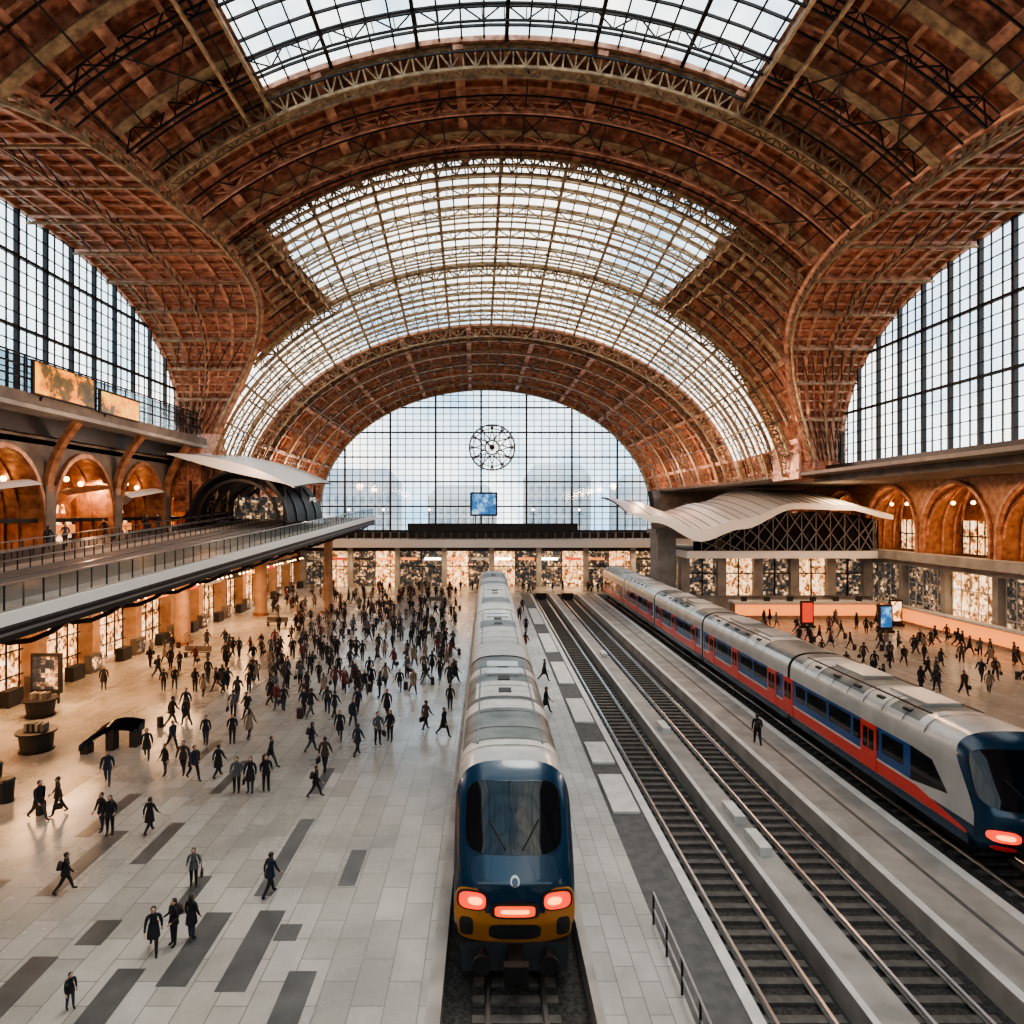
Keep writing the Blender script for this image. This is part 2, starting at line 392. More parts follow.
# ---------------------------------------------------------------- floor / platforms / tracks
fl=MB(); ZP=-.75; YN=-43.9
YE=103.
fl.box(-60,-1.2,YN,YE,-1.2,0,'tile'); fl.box(-60,60,YE,122,-1.2,0,'tile'); fl.box(22.3,60,YN,YE,-1.2,0,'tile')
fl.obj('floor')
pl=MB(); pl.box(2.8,5.3,YN,YE,-1.2,0,'tile2'); pl.box(5.3,6.75,YN,YE,-1.2,-.02,'asphalt'); pl.box(6.75,7.1,YN,YE,-1.2,.03,'white')
pl.box(2.8,3.05,YN,YE,0,.015,'concrete')
for y,l in ((28,4),(33.5,3),(40,5),(49,7),(60,9),(75,12)): pl.box(5.45,6.6,y,y+l,-.02,.10,'white')
pl.obj('platform')
pl=MB(); pl.box(9.8,11.,YN,YE,-1.2,0,'concrete'); pl.box(9.8,10.0,YN,YE,0,.03,'white')
for y in (24.5,27,38,58): pl.box(10.3,10.75,y,y+1.5,0,.35,'white')
pl.obj('platform')
pl=MB(); pl.box(14.2,17.3,YN,YE,-1.2,0,'concrete'); pl.box(14.2,14.5,YN,YE,0,.02,'white'); pl.box(16.9,17.3,YN,YE,0,.02,'white'); pl.box(15.7,15.85,YN,YE,0,.012,'asphalt'); pl.obj('platform')
ed=MB(); ed.box(-1.6,-1.2,YN,YE,0,.012,'concrete'); ed.box(22.3,22.8,YN,YE,0,.02,'white')
ed.box(22.8,27.5,YN,YE,0,.01,'asphalt'); ed.obj('platform_edge_paving')
inl=MB()
for x,y,l,w in ((-7.9,22,5.5,.6),(-10.5,15.5,3,.8),(-5.2,22.6,2.4,.6),(-9.1,17.8,3.3,.85),(-7.4,17.6,3.6,.85),(-13.2,24,3.2,.6),(-15.3,22,4.5,.7),(-12.4,19.5,1.2,.8),(-5.6,16,2.4,.8),
   (-16.5,26,4,.6),(-8.2,30,3,.5),(-12.8,30,4,.5),(-6.5,19.7,.8,.7),(-17.6,19,4,.8),(-13.3,16,3,.8),(-20,28,4,.6),(-10.3,21,2.2,.5),(-15.5,34,3,.5)):
    inl.box(x,x+w,y,y+l,0,.008,'inlay')
inl.obj('floor_inlay')
def track(x0,x1,cx):
    t=MB(); t.box(x0,x1,YN,YE,-1.2,ZP,'ballast')
    y=-10.
    while y<YE-1:
        t.box(cx-1.2,cx+1.2,y,y+.28,ZP,ZP+.1,'sleeper'); y+=.72
    for s in (-.78,.78):
        t.box(cx+s-.09,cx+s+.09,YN,YE,ZP+.1,ZP+.13,'rail'); t.box(cx+s-.025,cx+s+.025,YN,YE,ZP+.13,ZP+.22,'rail'); t.box(cx+s-.05,cx+s+.05,YN,YE,ZP+.22,ZP+.27,'rail')
    t.box(cx-.9,cx+.9,YE-1.4,YE-1.,ZP,.3,'dark'); t.obj('railway_track')
track(-1.2,2.8,.8); track(7.1,9.8,8.45); track(11,14.2,12.6); track(17.3,22.3,19.8)
RT=ZP+.27
# ---------------------------------------------------------------- trains
def prof(hw,zb,zs,zt,n=10):
    L=[(-hw*.90,zb),(-hw,zb+.35)]
    for i in range(5): L.append((-hw,lerp(zb+.35,zs,(i+1)/5)))
    for i in range(1,2*n):
        a=pi-pi*i/(2*n); L.append((hw*math.copysign(abs(cos(a))**.62,cos(a)),zs+(zt-zs)*sin(a)**.8))
    for i in range(5,-1,-1): L.append((hw,lerp(zb+.35,zs,i/5)))
    L.append((hw*.90,zb)); return L
def train(cx,yf0,yend,hw,zb,zs,zt,yf,front,side,roof,name,ncar,details,nose):
    root=empty(name,(cx,yf0,0))
    mb=MB(); pr=prof(hw,zb,zs,zt); n=len(pr); cz=(zb+zt)/2
    ln=(yend-yf0)/ncar
    for c in range(ncar):
        a=yf0+c*ln+(0 if c==0 else .16); b=yf0+(c+1)*ln-.16
        first=(c==0)
        a2=a+nose if first else a
        st=[lerp(a2,b,i/12) for i in range(13)]
        rows=[]
        if first: rows.append([(x,yf(x,z)+.28,z) for x,z in pr])
        for y in st: rows.append([(x,y,z) for x,z in pr])
        rows=[r+[r[0]] for r in rows]
        def kf(i,j):
            if first and i==0: return 'silver' if pr[j%n][1]>1.3 else front
            z=(pr[j%n][1]+pr[(j+1)%n][1])/2
            if j>=n-1: return 'blackm'
            if z<zs+.02: return side
            return roof(c,i,j%n,n)
        mb.grid(rows,'silver',False,kf)
        if not first: mb.face([(x,st[0],z) for x,z in pr],'blackm')
        mb.face([(x,st[-1],z) for x,z in reversed(pr)],'blackm')
        if c<ncar-1:
            mb.grid([[(x*.95,b+q*.08,lerp(cz,z,.965 if q%2 else .94)) for x,z in pr+[pr[0]]] for q in range(5)],'roofg')
        if first:
            rg=[]
            for k in range(13):
                s=1-(k/12)**1.3; s2=.28*(1-min(1,((1-s)/.16)))**2
                rg.append([(x*s,yf(x*s,cz+(z-cz)*s)+s2,cz+(z-cz)*s) for x,z in pr+[pr[0]]])
            mb.grid(rg,front,True,lambda i,j: front)
    me=mb.obj('body',True,None); me.parent=root; me.location=(0,-yf0,0)
    bg=MB()
    for c in range(ncar):
        for yy in (yf0+c*ln+3.6,yf0+(c+1)*ln-3.4):
            for s in (-.78,.78):
                for dy in (-1.1,1.1):
                    bg.tube((s-.07,yy+dy,RT+.46),(s+.07,yy+dy,RT+.46),.46,'dark',20)
                bg.box(s+ (.1 if s>0 else -.3),s+(.3 if s>0 else -.1),yy-1.7,yy+1.7,RT+.3,RT+.7,'blackm')
            for dy in (-1.1,1.1): bg.tube((-.78,yy+dy,RT+.46),(.78,yy+dy,RT+.46),.08,'dark',8)
        bg.box(-hw*.8,hw*.8,yf0+c*ln+6,yf0+(c+1)*ln-6,RT+.35,zb+.02,'blackm')
        bg.box(-hw*.6,hw*.6,yf0+c*ln+1.5,yf0+(c+1)*ln-1,RT+.75,zb+.02,'blackm')
    o=bg.obj('bogies',False,root); o.location=(0,-yf0,0)
    dt=MB(); details(dt,pr,ln); o=dt.obj('fittings',True,root); o.location=(0,-yf0,0)
    return root
def patch(mb,yf,cx,cz,rx,rz,k,off=.03,n=4.,skew=0.,N=48,R=5):
    rows=[]
    for r in range(R+1):
        s=r/R; row=[]
        for i in range(N+1):
            a=2*pi*i/N; ca,sa=cos(a),sin(a)
            x=math.copysign(abs(ca)**(2/n),ca)*rx*s; z=math.copysign(abs(sa)**(2/n),sa)*rz*s
            X=cx+x*(1+skew*z/rz); Z=cz+z; row.append((X,yf(X,Z)-off,Z))
        rows.append(row)
    rows.append([(x,y+off+.02,z) for x,y,z in rows[-1]])
    mb.grid(rows,k,True)
def roofstrip(mb,pr,y0,y1,j0,j1,k,off=.02):
    def o(p): return (p[0]*(1+off/1.8),p[1]+off)
    mb.grid([[(o(pr[j])[0],y,o(pr[j])[1]) for j in range(j0,j1+1)] for y in (y0,y1)],k)
def yfA(x,z):
    y=18.6+.16*(abs(x)/1.78)**2.2*1.8
    if z>2.35: y+=(z-2.35)*.72
    if z<1.2: y+=(1.2-z)*.35
    return y
def roofA(c,i,j,n):
    if c==0 and i<=1: return 'cream'
    if j<9 or j>n-11: return 'silver'
    return ['roofg','cream','cream'][c%3] if i%5 else 'cream'
def detA(mb,pr,ln):
    patch(mb,yfA,0,3.80,1.44,.84,'black',.05,5,.0)
    patch(mb,yfA,0,2.62,1.25,.36,'navy',.03,4)
    for s in (-1,1): mb.tube((s*.25,yfA(0,3.1)-.1,3.1),(s*.75,yfA(.7,3.75)-.1,3.75),.025,'blackm')
    mb.tube((0,yfA(0,3.1)-.06,3.1),(0,yfA(0,4.55)-.06,4.55),.03,'blackm')
    patch(mb,yfA,0,1.02,1.66,.47,'gold',.035,5)
    for s in (-1,1):
        patch(mb,yfA,s*1.30,1.58,.44,.60,'gold',.05,3.2)
        patch(mb,yfA,s*1.22,1.86,.45,.29,'blackm',.075,3)
        patch(mb,yfA,s*1.22,1.86,.39,.24,'tail',.10,3)
        patch(mb,yfA,s*1.14,1.87,.20,.10,'tailc',.13,2.4)
        patch(mb,yfA,s*1.40,1.05,.20,.3,'blackm',.07,4)
        mb.tube((s*.95,18.2,.35),(s*.95,18.9,.35),.12,'blackm',10); mb.tube((s*.95,18.1,.35),(s*.95,18.2,.35),.27,'dark',16)
    patch(mb,yfA,0,1.6,.70,.22,'blackm',.06,5); patch(mb,yfA,0,1.60,.58,.15,'sign',.09,5); patch(mb,yfA,0,1.60,.40,.05,'tailc',.11,5)
    patch(mb,yfA,0,2.42,.13,.13,'silver',.07,2); patch(mb,yfA,0,2.42,.09,.09,'navy',.09,2)
    patch(mb,yfA,0,.95,.75,.26,'blackm',.06,4)
    mb.box(-.2,.2,17.9,18.9,.15,.5,'dark'); mb.box(-.34,.34,17.7,17.95,.05,.6,'dark'); mb.tube((0,17.7,.2),(.35,17.9,-.2),.06,'dark',6)
    mb.hexa([(-1.5,18.7,-.2),(1.5,18.7,-.2),(1.4,19.4,-.2),(-1.4,19.4,-.2),(-1.6,18.8,.55),(1.6,18.8,.55),(1.5,19.5,.6),(-1.5,19.5,.6)],'blackm')
    n=len(pr)
    for c in range(4):
        y=18.6+c*ln
        roofstrip(mb,pr,y+4.2,y+7.5,12,20,'roofg' if c%2==0 else 'cream'); roofstrip(mb,pr,y+9.5,y+12.,12,20,'cream' if c%2==0 else 'roofg')
        for q in range(3): mb.box(-.28,.28,y+10+q*2.1,y+10.7+q*2.1,4.98,5.10,'blackm')
        for q in range(2): mb.box(-.8,.8,y+13.2+q*1.5,y+14.3+q*1.5,4.85,5.12,'silver')
        for s in (-1,1): mb.box(s*1.12-.03,s*1.12+.03,y+4,y+ln-1,4.86,4.98,'roofg')
        for e in range(7): roofstrip(mb,pr,y+3.5+e*(ln-4)/7,y+3.56+e*(ln-4)/7,9,n-10,'blackm',.03)
    for s in (-1,1):
        for c in range(4):
            y=18.6+c*ln; mb.box(s*1.78-.02,s*1.78+.02,y+4,y+ln-1.5,2.3,3.3,'black'); mb.box(s*1.78-.015,s*1.78+.015,y+3,y+ln-.6,1.2,1.7,'gold')
train(.8,18.6,88,1.78,.55,3.9,5.05,yfA,'navy','silver',roofA,'passenger_train',4,detA,3.2)
ZTB=4.6; YB0=23.2
def yfB(x,z):
    y=YB0+.55*(abs(x)/1.85)**3
    if z>2.0: y+=(z-2.0)*.55
    if z<1.: y+=(1.-z)*.3
    return y
def roofB(c,i,j,n):
    edge=j<10 or j>n-12
    if c==0 and i<=1: return 'silver'
    if edge: return 'silver'
    return 'roofg' if (i+c)%6 in (0,1,2,3) and c<3 else 'cream'
def detB(mb,pr,ln):
    patch(mb,yfB,0,3.15,1.76,.95,'black',.05,5,-.05)
    for s in (-1,1):
        patch(mb,yfB,s*1.25,1.3,.46,.20,'tail',.09,3); patch(mb,yfB,s*1.25,1.3,.26,.08,'tailc',.12,3)
        patch(mb,yfB,s*1.25,.86,.35,.07,'red',.07,3)
        mb.tube((s*.95,YB0-.5,.4),(s*.95,YB0+.3,.4),.12,'blackm',10); mb.tube((s*.95,YB0-.6,.4),(s*.95,YB0-.5,.4),.27,'dark',16)
        mb.tube((s*.2,yfB(0,2.4)-.1,2.35),(s*.9,yfB(.9,3.2)-.1,3.2),.025,'blackm')
    mb.box(-.2,.2,YB0-.7,YB0+.4,.2,.5,'dark')
    hx=1.85; n=len(pr)
    for s in (-1,1):
        X=s*hx
        for c in range(5):
            y0=YB0+c*ln+(4.0 if c==0 else .3); y1=YB0+(c+1)*ln-.3
            mb.box(X-.012,X+.012,y0,y1,.98,1.55,'red'); mb.box(X-.012,X+.012,y0,y1,.60,.96,'navy'); mb.box(X-.018,X+.018,y0,y1,1.56,1.64,'white')
            mb.box(X-.012,X+.012,y0+.3,y1,1.66,3.1,'blue')
            mb.box(X-.02,X+.02,y0+.9,y1-.6,2.05,2.95,'black')
            w=y0+2.4
            while w<y1-1.6:
                mb.box(X-.03,X+.03,w,w+.22,2.0,2.98,'blue'); w+=2.3
            for dy in ((y0+2.8,y0+11.) if c==0 else (y0+1.35,(y0+y1)/2,y1-2.6)):
                mb.box(X-.045,X+.045,dy,dy+1.25,.98,3.1,'red'); mb.box(X-.055,X+.055,dy+.2,dy+.58,1.9,2.85,'black'); mb.box(X-.055,X+.055,dy+.67,dy+1.05,1.9,2.85,'black')
        a=YB0
        mb.hexa([(X-.02,a+2.2,2.0),(X+.02,a+2.2,2.0),(X+.02,a+4.4,1.66),(X-.02,a+4.4,1.66),(X-.02,a+3.1,3.0),(X+.02,a+3.1,3.0),(X+.02,a+4.4,3.1),(X-.02,a+4.4,3.1)],'black')
        mb.hexa([(X-.015,a+1.2,.95),(X+.015,a+1.2,.95),(X+.015,a+4.1,.98),(X-.015,a+4.1,.98),(X-.015,a+1.2,1.05),(X+.015,a+1.2,1.05),(X+.015,a+4.1,1.55),(X-.015,a+4.1,1.55)],'red')
        mb.box(X-.014,X+.014,a+1.1,a+4.1,.60,.95,'navy')
    for c in range(5):
        y=YB0+c*ln
        for q in range(2):
            yy=y+5+q*(ln-6)/2; mb.box(-.75,.75,yy,yy+2.6,ZTB-.12,ZTB+.1,'silver')
        for e in range(8): roofstrip(mb,pr,y+3.6+e*(ln-4)/8,y+3.66+e*(ln-4)/8,8,n-9,'blackm',.03)
        for sx in (-1.1,1.1): mb.box(sx-.04,sx+.04,y+4.2,y+ln-.8,ZTB-.2,ZTB-.06,'dark')
        for q in range(5):
            yy=y+5+q*(ln-6)/5; mb.box(-1.5,-1.3,yy,yy+.5,ZTB-.3,ZTB-.18,'blackm')
train(19.85,YB0,101,1.85,.55,3.4,ZTB,yfB,'navy','silver',roofB,'passenger_train',5,detB,3.2)
# ---------------------------------------------------------------- arcade helper
def arcade(mb,mp,u0,u1,z0,z1,nb,frac,spring,top,depth,kw,kt,kr,rings=True):
    bw=(u1-u0)/nb; N=16
    for b in range(nb):
        a=u0+b*bw; m=bw*(1-frac)/2; o0=a+m; o1=a+bw-m
        mb.face([mp(a,z0,0),mp(o0,z0,0),mp(o0,z1,0),mp(a,z1,0)],kw); mb.face([mp(o1,z0,0),mp(a+bw,z0,0),mp(a+bw,z1,0),mp(o1,z1,0)],kw)
        us=[lerp(o0,o1,.5-.5*cos(pi*i/N)) for i in range(N+1)]
        zz=[spring+(top-spring)*sqrt(max(0,1-((2*(u-o0)/(o1-o0))-1)**2)) for u in us]
        mb.grid([[mp(u,z,0) for u,z in zip(us,zz)],[mp(u,z1,0) for u in us]],kw)
        mb.grid([[mp(u,z,0) for u,z in zip(us,zz)],[mp(u,z,depth) for u,z in zip(us,zz)]],kr)
        for o in (o0,o1): mb.face([mp(o,z0,0),mp(o,z0,depth),mp(o,spring,depth),mp(o,spring,0)],kr)
        if rings:
            for r,dd,th in ((0,-.15,.22),(.0,-.02,.3),(-.25,depth*.5,.16),(-.25,depth*.8,.16)):
                p=[(mp(o0,z0,dd))]+[mp(lerp(u,(o0+o1)/2,-r*.08),z,dd) for u,z in zip(us,zz)]+[mp(o1,z0,dd)]
                for q in range(len(p)-1): mb.tube(p[q],p[q+1],th,kt,4)
# ---------------------------------------------------------------- left wall
wl=MB(); XL=-33.2
mpL=lambda u,z,dep:(XL-dep,u,z)
arcade(wl,mpL,8,116,0,7.6,16,.84,3.6,5.9,1.2,'warmwall','copper','warmwall',False)
arcade(wl,mpL,4,76,7.6,18.6,8,.90,12.2,17.6,3.6,'stone','copper','copper')
wl.box(XL-8,XL,YN,4,0,21,'stone'); wl.box(XL-.6,XL,YN,YB,7.2,8.6,'concrete')
wl.face([(XL,76,7.6),(XL,YB,7.6),(XL,YB,16),(XL,76,16)],'warmwall')
wl.box(XL-.4,XL+.7,YN,76,18.6,20.9,'dark'); wl.box(XL-.4,XL+2.6,YN,71,20.2,21.0,'stone'); wl.box(XL-.4,XL+2.8,YN,71,19.9,20.2,'concrete')
wl.box(XL-9,XL-8.8,YN,YB,0,21,'warmwall'); wl.box(XL-9,XL,YN,YB,18,18.4,'warmwall'); wl.box(XL-9,XL,YN,YB,7.,7.3,'warmwall')
wl.box(XL-.5,XL+2.5,70,76,13,30,'rust')
for z in range(14,30,2): wl.box(XL-.5,XL+2.7,69.8,76,z,z+.25,'rust2')
for xx in (XL-.2,XL+1.1,XL+2.4): wl.box(xx-.12,xx+.12,69.7,76,13,30,'rust2')
for b in range(9):
    y=4+b*9.
    for q in range(8):
        s=q/8; s1=(q+1)/8
        wl.tube((XL+.1+2.3*s**2,y,14.5+5.3*s),(XL+.1+2.3*s1**2,y,14.5+5.3*s1),.4,'copper',6)
    wl.box(XL-.2,XL+.35,y-.55,y+.55,8,15,'stone')
wl.obj('wall_left')
wl=MB(); wl.box(-45,45,YN-.6,YN,0,9.6,'stone'); wl.box(-45,-31.6,YN-.6,YN,9.6,42,'stone'); wl.box(34,60,YN-.6,YN,9.6,42,'stone'); wl.obj('wall_front')
sh=MB()
for b in range(16):
    y=8+b*6.75; sh.face([(XL-1.2,y+.5,0),(XL-1.2,y+6.2,0),(XL-1.2,y+6.2,5.9),(XL-1.2,y+.5,5.9)],'shop')
    for q in range(5): sh.box(XL-1.1,XL-1.,y+.6+q*1.3,y+.7+q*1.3,0,5.4,'dark')
    for z in (1.1,2.9): sh.box(XL-1.1,XL-1.,y+.5,y+6.2,z,z+.08,'dark')
    sh.box(XL-.1,XL+.1,y+1,y+5.6,4.3,4.8,('orange','redsign','white','dark')[b%4])
    sh.box(XL,XL+1.6,y+.8,y+5.8,5.2,5.35,'dark')
    sh.box(XL+.9,XL+1.6,y+1.2,y+2.6,0,1.1,'blackm'); sh.box(XL+.9,XL+1.5,y+3.6,y+5.,0,1.5,'stone'); sh.box(XL+.95,XL+1.62,y+3.7,y+4.9,.3,1.3,'shopcool')
    for q in range(4): sh.ell((XL+1.4,y+1.4+q*1.3,5.05),(.13,.13,.13),'lampw',6,5)
for b in range(8):
    y=4+b*9.; sh.face([(XL-3.5,y+.6,8),(XL-3.5,y+8.4,8),(XL-3.5,y+8.4,12.4),(XL-3.5,y+.6,12.4)],'shop')
    sh.face([(XL-3.5,y+.6,12.4),(XL-3.5,y+8.4,12.4),(XL-3.5,y+8.4,17.2),(XL-3.5,y+.6,17.2)],'copper')
    sh.face([(XL-3.45,y+1.5,12.9),(XL-3.45,y+7.5,12.9),(XL-3.45,y+7.0,14.6),(XL-3.45,y+2.,14.6)],'shop')
    sh.box(XL-3,XL-.2,y+.7,y+8.3,12.2,12.5,'dark')
    sh.box(XL-3.3,XL-2.9,y+1.,y+8.,11.2,11.9,'orange')
    for q in range(7): sh.box(XL-3.4,XL-3.25,y+.8+q*1.25,y+.92+q*1.25,8,12.4,'dark')
    rows=[[(XL-3+s*3.8,y+yy,12.9+1.8*sin(s*2.2)*(1-.15*s)+yy*.12) for yy in (1.2,3,5,7.4)] for s in [i/8 for i in range(9)]]
    sh.grid(rows,'canopy'if b%2==0 else 'copper')
    for q in range(4): sh.ell((XL-2.,y+1.6+q*1.9,15.2+.6*sin(pi*(q+.5)/4)),(.22,.22,.22),'lampw',8,6)
sh.obj('shopfront',False)
bl=MB(); XB=-30.6
y=10.
while y<69.5:
    bl.tube((XB,y,21.0),(XB,y,23.4),.06,'dark'); y+=1.5
for z in (21.9,22.7,23.4): bl.box(XB-.05,XB+.05,10,69.5,z-.05,z+.06,'dark')
bl.face([(XB,10,21),(XB,69.5,21),(XB,69.5,23.3),(XB,10,23.3)],'glassdark')
bl.obj('balcony_balustrade')
for (a,b,z0,z1,k) in ((43.5,50,21.0,23.1,'screeny'),(51,56.5,20.9,22.5,'screeny')):
    sc=MB(); sc.box(XB+.15,XB+.35,a-.15,b+.15,z0-.1,z1+.1,'blackm'); sc.face([(XB+.36,a,z0),(XB+.36,b,z0),(XB+.36,b,z1),(XB+.36,a,z1)],k)
    sc.tube((XB+.2,a+1,21),(XB,a+1,20.6),.08,'dark'); sc.obj('advertising_screen')
# ---------------------------------------------------------------- mezzanine bridge
br=MB()
bz=lambda y: 8.7+(min(y,84)-15)*.052
bx=lambda y: -18.2+(y-15)*.047
ys=[-8+i*2 for i in range(49)]
ys=[y for y in ys if y<=86]
def swp(mb,f,k):
    for a,b in zip(ys,ys[1:]):
        (x0,x1,z0,z1),(X0,X1,Z0,Z1)=f(a),f(b)
        mb.hexa([(x0,a,z0),(x1,a,z0),(X1,b,Z0),(X0,b,Z0),(x0,a,z1),(x1,a,z1),(X1,b,Z1),(X0,b,Z1)],k)
swp(br,lambda y:(-33.1,bx(y),bz(y)-.5,bz(y)),'asphalt')
swp(br,lambda y:(bx(y)-.2,bx(y)+.12,bz(y)-.36,bz(y)+.12),'canopy')
swp(br,lambda y:(bx(y)-.5,bx(y)-.02,bz(y)-1.0,bz(y)-.36),'dark')
swp(br,lambda y:(bx(y)-.6,bx(y)+.04,bz(y)-.75,bz(y)-.65),'grey')
swp(br,lambda y:(bx(y)-1.9,bx(y)-.25,bz(y),bz(y)+.03),'concrete')
swp(br,lambda y:(-27.5,-26,bz(y),bz(y)+.03),'concrete')
swp(br,lambda y:(-24.2,-24.05,bz(y),bz(y)+.08),'rail'); swp(br,lambda y:(-22.6,-22.45,bz(y),bz(y)+.08),'rail')
swp(br,lambda y:(bx(y)-4.1,bx(y)-3.9,bz(y)-1.3,bz(y)-.5),'dark'); swp(br,lambda y:(-29,-28.7,bz(y)-1.4,bz(y)-.5),'dark')
for i,(a,b) in enumerate(zip(ys,ys[1:])):
    x=bx(a); z=bz(a)
    if i%2==0:
        pp=[(x-.3-7*s,a,z-.9-1.9*sin(pi*s)*(1-s)) for s in [j/8 for j in range(9)]]
        for q in range(8): br.tube(pp[q],pp[q+1],.15,'dark')
        br.box(-33,x-.2,a-.12,a+.12,z-1.0,z-.5,'dark')
    for s in (0,.5):
        for X,h,k in ((bx(a)-.05,1.15,'dark'),(-26,1.1,'dark'),(-30,1.1,'dark')):
            yy=a+2*s; br.tube((X,yy,bz(yy)),(X,yy,bz(yy)+h),.035,k)
    for X0_,X1_,h in ((bx(a)-.05,bx(b)-.05,1.15),(bx(a)-.05,bx(b)-.05,.15),(-26,-26,1.1),(-26,-26,.6),(-30,-30,1.1),(-30,-30,.6)):
        br.tube((X0_,a,bz(a)+h),(X1_,b,bz(b)+h),.05,'rail')
    br.face([(bx(a)-.05,a,bz(a)+.15),(bx(b)-.05,b,bz(b)+.15),(bx(b)-.05,b,bz(b)+1.1),(bx(a)-.05,a,bz(a)+1.1)],'glassrail')
for (x,y) in ((-30,64),(-28.5,82),(-20.5,84)):
    br.tube((x,y,0),(x,y,bz(y)-.5),.75 if x<-25 else .55,'warmwall',20); br.tube((x,y,0),(x,y,.35),1.0,'copper',20); br.tube((x,y,bz(y)-1.3),(x,y,bz(y)-.5),.8,'copper',20,1.3)
br.obj('mezzanine_walkway')
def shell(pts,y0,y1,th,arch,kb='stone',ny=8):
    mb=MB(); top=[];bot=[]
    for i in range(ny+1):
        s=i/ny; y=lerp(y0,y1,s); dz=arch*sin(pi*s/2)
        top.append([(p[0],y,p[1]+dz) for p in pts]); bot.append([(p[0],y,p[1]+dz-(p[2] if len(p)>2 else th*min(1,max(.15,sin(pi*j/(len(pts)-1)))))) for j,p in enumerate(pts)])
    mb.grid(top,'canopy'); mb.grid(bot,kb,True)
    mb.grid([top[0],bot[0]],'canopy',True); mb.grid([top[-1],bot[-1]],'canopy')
    return mb
def spline(keys,n=40):
    out=[]
    for i in range(n+1):
        x=lerp(keys[0][0],keys[-1][0],i/n)
        for q in range(len(keys)-1):
            if x<=keys[q+1][0]+1e-6:
                s=(x-keys[q][0])/(keys[q+1][0]-keys[q][0]); s=s*s*(3-2*s); out.append((x,lerp(keys[q][1],keys[q+1][1],s),lerp(keys[q][2],keys[q+1][2],s))); break
    return out
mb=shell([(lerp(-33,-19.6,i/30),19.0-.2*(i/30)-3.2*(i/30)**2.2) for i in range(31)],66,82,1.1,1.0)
for y in (68,74,80):
    for x in (-31,-21.2): mb.tube((x,y,bz(y)),(x,y,16.3),.14,'dark',8)
for yy in (66.6,70,74,78):
    for rr in (1.,.82):
        for j in range(16):
            a=pi*j/16;b=pi*(j+1)/16; mb.tube((-25.5+5*rr*cos(a),yy,12+5.2*rr*sin(a)),(-25.5+5*rr*cos(b),yy,12+5.2*rr*sin(b)),.2,'dark')
mb.grid([[(-25.5+5*cos(pi*j/20),y,12+5.2*sin(pi*j/20)) for j in range(21)] for y in (67,81)],'blackm')
mb.box(-30,-21,77,80,12.2,14.8,'shopcool')
mb.obj('canopy_pavilion',True)
# ---------------------------------------------------------------- right side
wr=MB(); XR=50.
mpR=lambda u,z,dep:(XR+dep,u,z)
arcade(wr,mpR,20,108,8.2,16.8,8,.93,10.4,16.2,4.4,'copper','rust2','copper')
arcade(wr,mpR,20,108,0,7.4,12,.9,6.5,6.6,.8,'concrete','dark','concrete',False)
wr.box(XR-1.2,XR+.4,20,108,7.3,8.3,'concrete')
wr.box(XR+6,XR+6.3,YN,YB,0,17,'warmwall')
wr.box(30.9,XR+6,YN,YB,16.6,16.9,'stone')
wr.box(33.6,36.2,YN,66,16.3,17.6,'dark'); wr.box(33.3,33.6,YN,66,16.0,17.0,'stone'); wr.box(33.2,33.6,YN,66,16.9,17.15,'concrete'); wr.box(30.8,35.6,64.5,70,16.3,30,'rust')
for z in range(17,30,2): wr.box(30.6,35.6,64.3,70,z,z+.25,'rust2')
for xx in (30.9,32.3,33.9): wr.box(xx-.12,xx+.12,64.2,70,16.3,30,'rust2')
wr.box(XR,XR+6,YN,20,0,17,'concrete')
wr.obj('wall_right')
sh=MB()
for b in range(8):
    y=20+b*11
    sh.face([(XR+4.4,y+.3,8.3),(XR+4.4,y+10.7,8.3),(XR+4.4,y+10.7,16.5),(XR+4.4,y+.3,16.5)],'copper')
    sh.face([(XR+4.2,y+1.,8.3),(XR+4.2,y+10.,8.3),(XR+4.2,y+10.,12),(XR+4.2,y+1.,12)],'shop')
    for q in range(12):
        a0=pi*q/12; a1=pi*(q+1)/12
        for sgn in (1,-1):
            f=lambda a:(XR+.3+4.*(.5+.5*sgn*cos(a)),y+5.5+4.9*cos(a),10.4+5.6*sin(a))
            sh.tube(f(a0),f(a1),.2,'rust2')
    for q in range(3): sh.ell((XR+2,y+2.5+q*3,14.),(.22,.22,.22),'lampw',8,6)
    for q in range(9): sh.box(XR+4.,XR+4.1,y+1+q*1.1,y+1.1+q*1.1,8.3,12,'dark')
    sh.box(XR+3.9,XR+4.1,y+1,y+10,10.2,10.35,'dark')
for b in range(12):
    y=20+b*7.333; sh.face([(XR+.8,y+.4,0),(XR+.8,y+6.9,0),(XR+.8,y+6.9,6.6),(XR+.8,y+.4,6.6)],'shopcool' if b%3 else 'shop')
    for q in range(6): sh.box(XR+.7,XR+.78,y+.5+q*1.25,y+.58+q*1.25,0,6.5,'white')
    for z in (2.4,4.6): sh.box(XR+.7,XR+.78,y+.5,y+6.8,z,z+.1,'white')
sh.box(XR-1.6,XR-1.,22,80,0,1.9,'warmwall'); sh.box(XR-1.64,XR-1.6,22,80,.4,1.8,'orange'); sh.box(XR-1.8,XR-.9,22,80,1.9,2.1,'white')
sh.obj('shopfront')
cols=MB(); cols.box(22.6,25.,86,90,0,10.4,'concrete'); cols.box(22.2,25.4,85.6,90.4,10.1,10.7,'concrete')
cols.obj('support_column')
